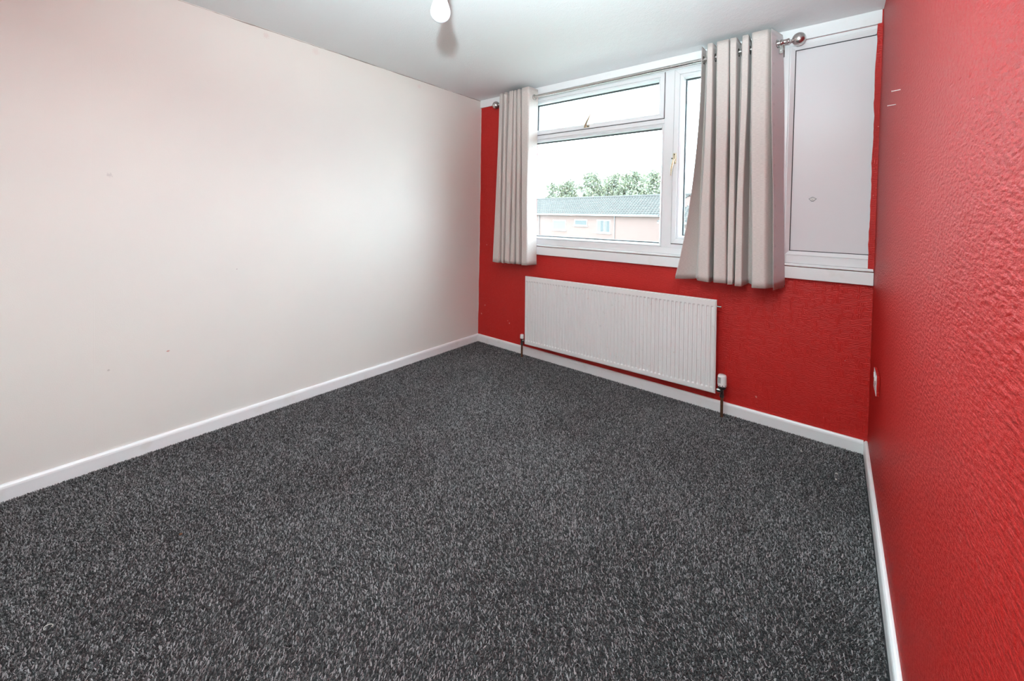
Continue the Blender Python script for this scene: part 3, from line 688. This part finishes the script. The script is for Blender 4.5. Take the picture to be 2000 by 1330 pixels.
# ================================================================== carpet pile
def carpet():
    rng = np.random.RandomState(2)
    sp = 0.0052
    xs = np.arange(0.0185, W - 0.0185, sp); ys = np.arange(YB + 0.019, -0.0185, sp)
    X, Y = np.meshgrid(xs, ys); X = X.ravel(); Y = Y.ravel()
    thin = (Y < -3.0 + 0.62 * np.maximum(0, X - 0.9)) & (rng.uniform(0, 1, X.size) < 0.55)     # sparser behind the camera
    X, Y = X[~thin], Y[~thin]; n = X.size
    X = X + rng.uniform(-.45, .45, n) * sp; Y = Y + rng.uniform(-.45, .45, n) * sp
    X = np.clip(X, 0.0185, W - 0.0185); Y = np.clip(Y, YB + 0.0185, -0.0185)
    # pile lies over in drifting directions (tread marks)
    def field(seed, k):
        r = np.random.RandomState(seed); f = np.zeros(n)
        for _ in range(7):
            a, b, p = r.normal(0, k), r.normal(0, k), r.uniform(0, 6.28); f += np.sin(a * X + b * Y + p)
        return f / 3.0
    lx = 0.0014 * field(1, 5.0) + rng.normal(0, 0.0024, n); ly = 0.0014 * field(2, 5.0) + rng.normal(0, 0.0024, n)
    inx = np.minimum(X - 0.0165, W - 0.0165 - X); iny = -0.0165 - Y
    lx = np.where(X < 0.03, np.abs(lx) * .3, lx); lx = np.where(X > W - 0.03, -np.abs(lx) * .3, lx); ly = np.where(Y > -0.03, -np.abs(ly) * .3, ly)
    h = rng.uniform(0.006, 0.0100, n); rb = rng.uniform(0.0017, 0.0025, n); rt_ = rb * rng.uniform(0.55, 0.9, n)
    a0 = rng.uniform(0, 6.28, n)
    V = np.empty((n, 6, 3), 'f4')
    for k in range(3):
        w = a0 + 2 * PI * k / 3
        V[:, k, 0] = X + rb * np.cos(w); V[:, k, 1] = Y + rb * np.sin(w); V[:, k, 2] = -0.0088
        w = w + 0.7
        V[:, 3 + k, 0] = X + lx + rt_ * np.cos(w); V[:, 3 + k, 1] = Y + ly + rt_ * np.sin(w)
        V[:, 3 + k, 2] = -0.0088 + h * (0.9 + 0.1 * np.cos(w))
    tri = np.array([[0, 1, 4], [0, 4, 3], [1, 2, 5], [1, 5, 4], [2, 0, 3], [2, 3, 5], [3, 4, 5]])
    F = (np.arange(n)[:, None, None] * 6 + tri[None]).reshape(-1)
    me = bpy.data.meshes.new('carpet'); nf = n * 7
    me.vertices.add(n * 6); me.vertices.foreach_set('co', V.ravel())
    me.loops.add(nf * 3); me.loops.foreach_set('vertex_index', F.astype('i4'))
    me.polygons.add(nf); me.polygons.foreach_set('loop_start', np.arange(0, nf * 3, 3, dtype='i4')); me.polygons.foreach_set('loop_total', np.full(nf, 3, 'i4'))
    me.update(calc_edges=True)
    u = rng.uniform(0, 1, n)
    g = np.where(u < 0.50, rng.uniform(0.013, 0.030, n), np.where(u < 0.78, rng.uniform(0.05, 0.10, n), rng.uniform(0.19, 0.36, n)))
    tint = rng.normal(0, 0.012, n)
    col = np.stack([g * (1.05 + tint), g * 0.99, g * (1.0 - tint), np.ones(n)], 1).astype('f4')
    at_ = me.color_attributes.new('tuft_colour', 'FLOAT_COLOR', 'POINT')
    at_.data.foreach_set('color', np.repeat(col, 6, axis=0).ravel())
    me.materials.append(m_pile)
    o = bpy.data.objects.new('carpet', me); C.objects.link(o)
    return tag(o, 'charcoal grey flecked twist pile carpet over the whole floor', 'carpet', kind='stuff')
carpet()

# bits dropped on the carpet
m_flake = new_mat('pale_paint_flake', (0.62, 0.60, 0.55), 0.8); v = pos(m_flake); bump(m_flake, noise(m_flake, v, 300, 2), 0.3, 0.001)
m_leafb = new_mat('brown_crumb', (0.20, 0.09, 0.05), 0.8); v = pos(m_leafb); bump(m_leafb, noise(m_leafb, v, 300, 2), 0.3, 0.001)
def flake(x, y, r, mat, lab, cat, seed):
    q = random.Random(seed); n = 8; top = []; bot = []
    for k in range(n):
        w = 2 * PI * k / n; rr = r * q.uniform(0.6, 1.1)
        bot.append((rr * math.cos(w), rr * math.sin(w), 0.0)); top.append((0.85 * rr * math.cos(w), 0.85 * rr * math.sin(w), 0.0022 + q.uniform(0, 0.0012)))
    b = MB().add(bot + top, [(k, (k + 1) % n, n + (k + 1) % n, n + k) for k in range(n)] + [tuple(range(n))[::-1], tuple(range(n, 2 * n))])
    o = b.build('paint_flake' if mat is m_flake else 'crumb', mat); o.location = (x, y, -0.0008); tag(o, lab, cat); return o
flake(2.611, -0.209, 0.006, m_flake, 'pale paint flake on the carpet nearest the window wall skirting', 'paint flake', 1)
flake(2.758, -0.328, 0.006, m_flake, 'pale paint flake on the carpet by the right skirting', 'paint flake', 2)
flake(2.756, -0.385, 0.006, m_flake, 'larger paint flake beside the right skirting, second from the window', 'paint flake', 3)
flake(0.391, -0.129, 0.009, m_flake, 'pale fleck on the carpet in the far left corner', 'paint flake', 4)
flake(0.80, -2.47, 0.006, m_leafb, 'tiny brown crumb on the carpet at the lower left', 'crumb', 5)
thr = [(0.93 + 0.014 * math.cos(a * 1.9) + 0.006 * a, -2.80 + 0.006 * math.sin(a * 2.3) - 0.004 * a, 0.0012 + 0.0006 * math.sin(a * 3)) for a in np.linspace(0, 2.4, 14)]
tag(MB().tube(thr, 0.0011, 6).build('thread', m_flake), 'short white thread lying on the carpet at the lower left', 'thread')

# ================================================================== outdoors
tag(MB().box(-90, 60, 1.5, 140, -4.2, -4.0).build('ground', m_ground), 'grass and paving outside the window', 'ground', kind='structure')
def rot_z(o, loc, ang): o.location = loc; o.rotation_euler = (0, 0, ang)
def roof_mesh(L0, L1, ze, zr, dep, over=0.35):
    """courses of wavy interlocking tiles on one slope; local x along the eaves, y back to the ridge"""
    mb = MB(); rows = 12; tw = 0.30; nx = int((L1 - L0) / tw * 6)
    sl = (zr - ze) / dep
    for k in range(rows):
        y0 = -over + (dep + over) * k / rows; y1 = -over + (dep + over) * (k + 1.12) / rows
        vs = []; fs = []
        for (yy, lift) in ((y0, 0.0), (y0, 0.115), (y1, 0.012)):
            for i in range(nx + 1):
                x = L0 + (L1 - L0) * i / nx; ph = (x / tw + 0.5 * (k % 2)) % 1.0
                wv = 0.020 * math.sin(2 * PI * ph)
                vs.append((x, yy - (0.02 * math.sin(2 * PI * ph) if lift > 0.05 else 0), ze + sl * yy + lift + (wv if lift > 0 else 0)))
        m_ = nx + 1
        for r_ in range(2):
            for i in range(nx): fs.append((r_ * m_ + i, r_ * m_ + i + 1, (r_ + 1) * m_ + i + 1, (r_ + 1) * m_ + i))
        mb.add(vs, fs)
    return mb
def terrace(name, label, O, ang, L0, L1, ze, zr, dep, wins, pipes, quoin=True):
    root = tag(empty(name, (0, 0, 0)), label, 'building'); 
    def P(mb, nm, mat, par=None):
        o = mb.build(nm, mat, par or root); return o
    P(MB().box(L0, L1, 0.0, dep * 2, -4.0, ze), 'brick_wall', m_brick)
    # gable ends
    for x in (L0, L1 - 0.25): P(MB().prism([(0.0, ze), (dep * 2, ze), (dep, zr - 0.04)], x, x + 0.25, 0), 'gable', m_brick)
    rf = P(roof_mesh(L0 - 0.1, L1 + 0.1, ze + 0.02, zr, dep), 'tiled_roof', m_tile); rf['kind'] = 'stuff'
    P(MB().prism([(dep, zr + 0.02), (2 * dep + 0.35, ze - 0.1), (2 * dep + 0.35, ze), (dep, zr + 0.08)], L0 - 0.1, L1 + 0.1, 0), 'rear_roof', m_tile)
    P(MB().tube([(L0 - 0.1, dep, zr + 0.07), (L1 + 0.1, dep, zr + 0.07)], 0.13, 10), 'ridge_tiles', m_tile)
    P(MB().box(L0 - 0.05, L1 + 0.05, -0.40, -0.30, ze - 0.16, ze - 0.04), 'gutter', m_gutter)
    P(MB().box(L0 - 0.02, L1 + 0.02, -0.30, 0.0, ze - 0.15, ze - 0.06), 'white_fascia', m_pvcout)
    for (u0, u1, z0, z1, lights, curt) in wins:
        w = P(MB().mitred(u0, u1, z0, z1, [(0, -0.03), (0.075, -0.03), (0.075, 0.04), (0, 0.04)], 0), 'window', m_pvcout)
        P(MB().box(u0 + 0.05, u1 - 0.05, -0.012, -0.004, z0 + 0.05, z1 - 0.05), 'pane', m_dark, w)
        for t in lights: P(MB().box(u0 + (u1 - u0) * t - 0.05, u0 + (u1 - u0) * t + 0.05, -0.032, -0.006, z0 + 0.06, z1 - 0.06), 'mullion', m_pvcout, w)
        for (a, b, c_, d) in curt: P(MB().box(u0 + (u1 - u0) * a, u0 + (u1 - u0) * b, -0.018, -0.0125, z0 + (z1 - z0) * c_, z0 + (z1 - z0) * d), 'net_curtain', m_ncurt, w)
        P(MB().box(u0 - 0.08, u1 + 0.08, -0.09, 0.0, z0 - 0.09, z0 - 0.005), 'sill', m_pvcout, w)
    for x in pipes: P(MB().tube([(x, -0.07, -4.0), (x, -0.07, ze - 0.15)], 0.035, 8), 'downpipe', m_gutter)
    rot_z(root, O, ang); return root
A15 = math.radians(-15)
terrace('terraced_house', 'pink brick house terrace with long grey tiled roof across the way', (-11.89, 29.07, 0), A15, -34.0, 4.40, 1.42, 3.06, 4.0,
        [(-7.80, -5.92, -0.20, 0.78, [], [(0.05, 0.95, 0.06, 0.94)]), (-4.73, -3.11, 0.32, 0.88, [], []), (-1.95, -0.41, -0.22, 0.91, [0.56], [(0.06, 0.30, 0.06, 0.94), (0.62, 0.72, 0.06, 0.94)]),
         (-14.5, -12.9, -0.2, 0.9, [0.5], []), (-20.5, -18.9, -0.2, 0.9, [0.5], [])], [0.06, -9.9])
terrace('terraced_house', 'lower brick terrace stepped down at the right of the view', (-4.95, 24.39, 0), A15, -1.6, 16.0, 0.965, 2.22, 4.0,
        [(-0.35, 1.4, -0.75, 0.50, [0.5], [(0.1, 0.4, 0.06, 0.9)]), (5.0, 6.6, -0.75, 0.5, [0.5], []), (10.0, 11.6, -0.75, 0.5, [0.5], [])], [3.2])

# trees behind the roofs
def tree(loc, hgt, spread, low, seed, label, n=2600, droop=0.5):
    r = np.random.RandomState(seed); q = random.Random(seed)
    root = tag(empty('tree', loc), label, 'tree', 'trees behind the terrace')
    tb = MB().tube([(0, 0, 0), (0.15, 0.1, hgt * .35), (-0.1, 0.1, hgt * .65), (0.1, 0, hgt * .93)], [hgt * .022, hgt * .017, hgt * .010, 0.02], 8)
    cl = []
    nb = 19
    for k in range(nb):
        f = low + (0.97 - low) * (k + 0.5) / nb; w = k * 2.4 + q.uniform(-.5, .5)
        rr = spread * (0.35 + 0.75 * math.sin(PI * min(1, (f - low) / (1.02 - low)) ** 0.8)) * q.uniform(0.7, 1.05)
        e = (rr * math.cos(w), rr * math.sin(w), hgt * f + 0.25 * rr)
        tb.tube([(0, 0, hgt * f - 0.25 * rr), (e[0] * .5, e[1] * .5, hgt * f), e], [hgt * .007, hgt * .005, 0.012], 5)
        for t in (0.45, 0.75, 1.0): cl.append((e[0] * t, e[1] * t, hgt * f + 0.25 * rr * t, spread * q.uniform(0.36, 0.56)))
    cl.append((0, 0, hgt * 0.96, spread * 0.28))
    tb.build('trunk', m_bark, root)
    cl = np.array(cl); idx = r.randint(0, len(cl), n); d = r.normal(0, 1, (n, 3)); d /= np.linalg.norm(d, axis=1)[:, None]
    cpos = cl[idx, :3] + d * (cl[idx, 3] * r.uniform(0, 1, n) ** .5)[:, None] * np.array([1, 1, 1.15])
    cpos[:, 2] -= droop * cl[idx, 3] * r.uniform(0, 1, n) ** 2
    a = r.normal(0, 1, (n, 3)); a[:, 2] -= droop; a /= np.linalg.norm(a, axis=1)[:, None]; b = np.cross(a, r.normal(0, 1, (n, 3))); b /= np.linalg.norm(b, axis=1)[:, None]
    s1 = r.uniform(.10, .22, n)[:, None]; s2 = s1 * .45
    V = np.stack([cpos - a * s1, cpos + b * s2, cpos + a * s1, cpos - b * s2], 1).reshape(-1, 3)
    me = bpy.data.meshes.new('foliage'); me.from_pydata(V.tolist(), [], [(4 * i, 4 * i + 1, 4 * i + 2, 4 * i + 3) for i in range(n)])
    g = r.uniform(.75, 1.25, n); base = np.array([[.155, .172, .120], [.18, .19, .115], [.172, .178, .145]])[r.randint(0, 3, n)]
    col = np.concatenate([base * g[:, None], np.ones((n, 1))], 1).astype('f4')
    at_ = me.color_attributes.new('leaf_colour', 'FLOAT_COLOR', 'POINT'); at_.data.foreach_set('color', np.repeat(col, 4, axis=0).ravel())
    me.materials.append(m_leaf); o = bpy.data.objects.new('foliage', me); C.objects.link(o); o.parent = root; o['kind'] = 'stuff'
CAM = Vector(cam.location)
def ray_at(px, dist):
    """point on the ground at a bearing (degrees left of straight ahead through the window wall) and distance"""
    th = math.radians(px); return (CAM.x - dist * math.sin(th), CAM.y + dist * math.cos(th), -4.0)
for (bear, dist, topslope, sp_, low, lab, n, seed) in (
        (33.4, 57, .083, 0.9, .36, 'thin sparse tree at the far left behind the long roof', 2600, 21),
        (31.2, 60, .084, 1.9, .34, 'low spreading tree left of the forked tree behind the roof', 8000, 22),
        (27.8, 52, .107, 1.5, .44, 'tall open forked tree behind the middle of the roof', 6500, 23),
        (24.9, 60, .099, 2.1, .34, 'rounded pale green tree right of the forked tree', 11000, 24),
        (22.2, 52, .106, 1.8, .34, 'tall dense green tree near the window mullion', 11000, 25),
        (19.6, 60, .104, 2.3, .34, 'dense green tree behind the right end of the roof', 12000, 26)):
    tree(ray_at(bear, dist), 5.25 + dist * topslope, sp_, low, seed, lab, n)
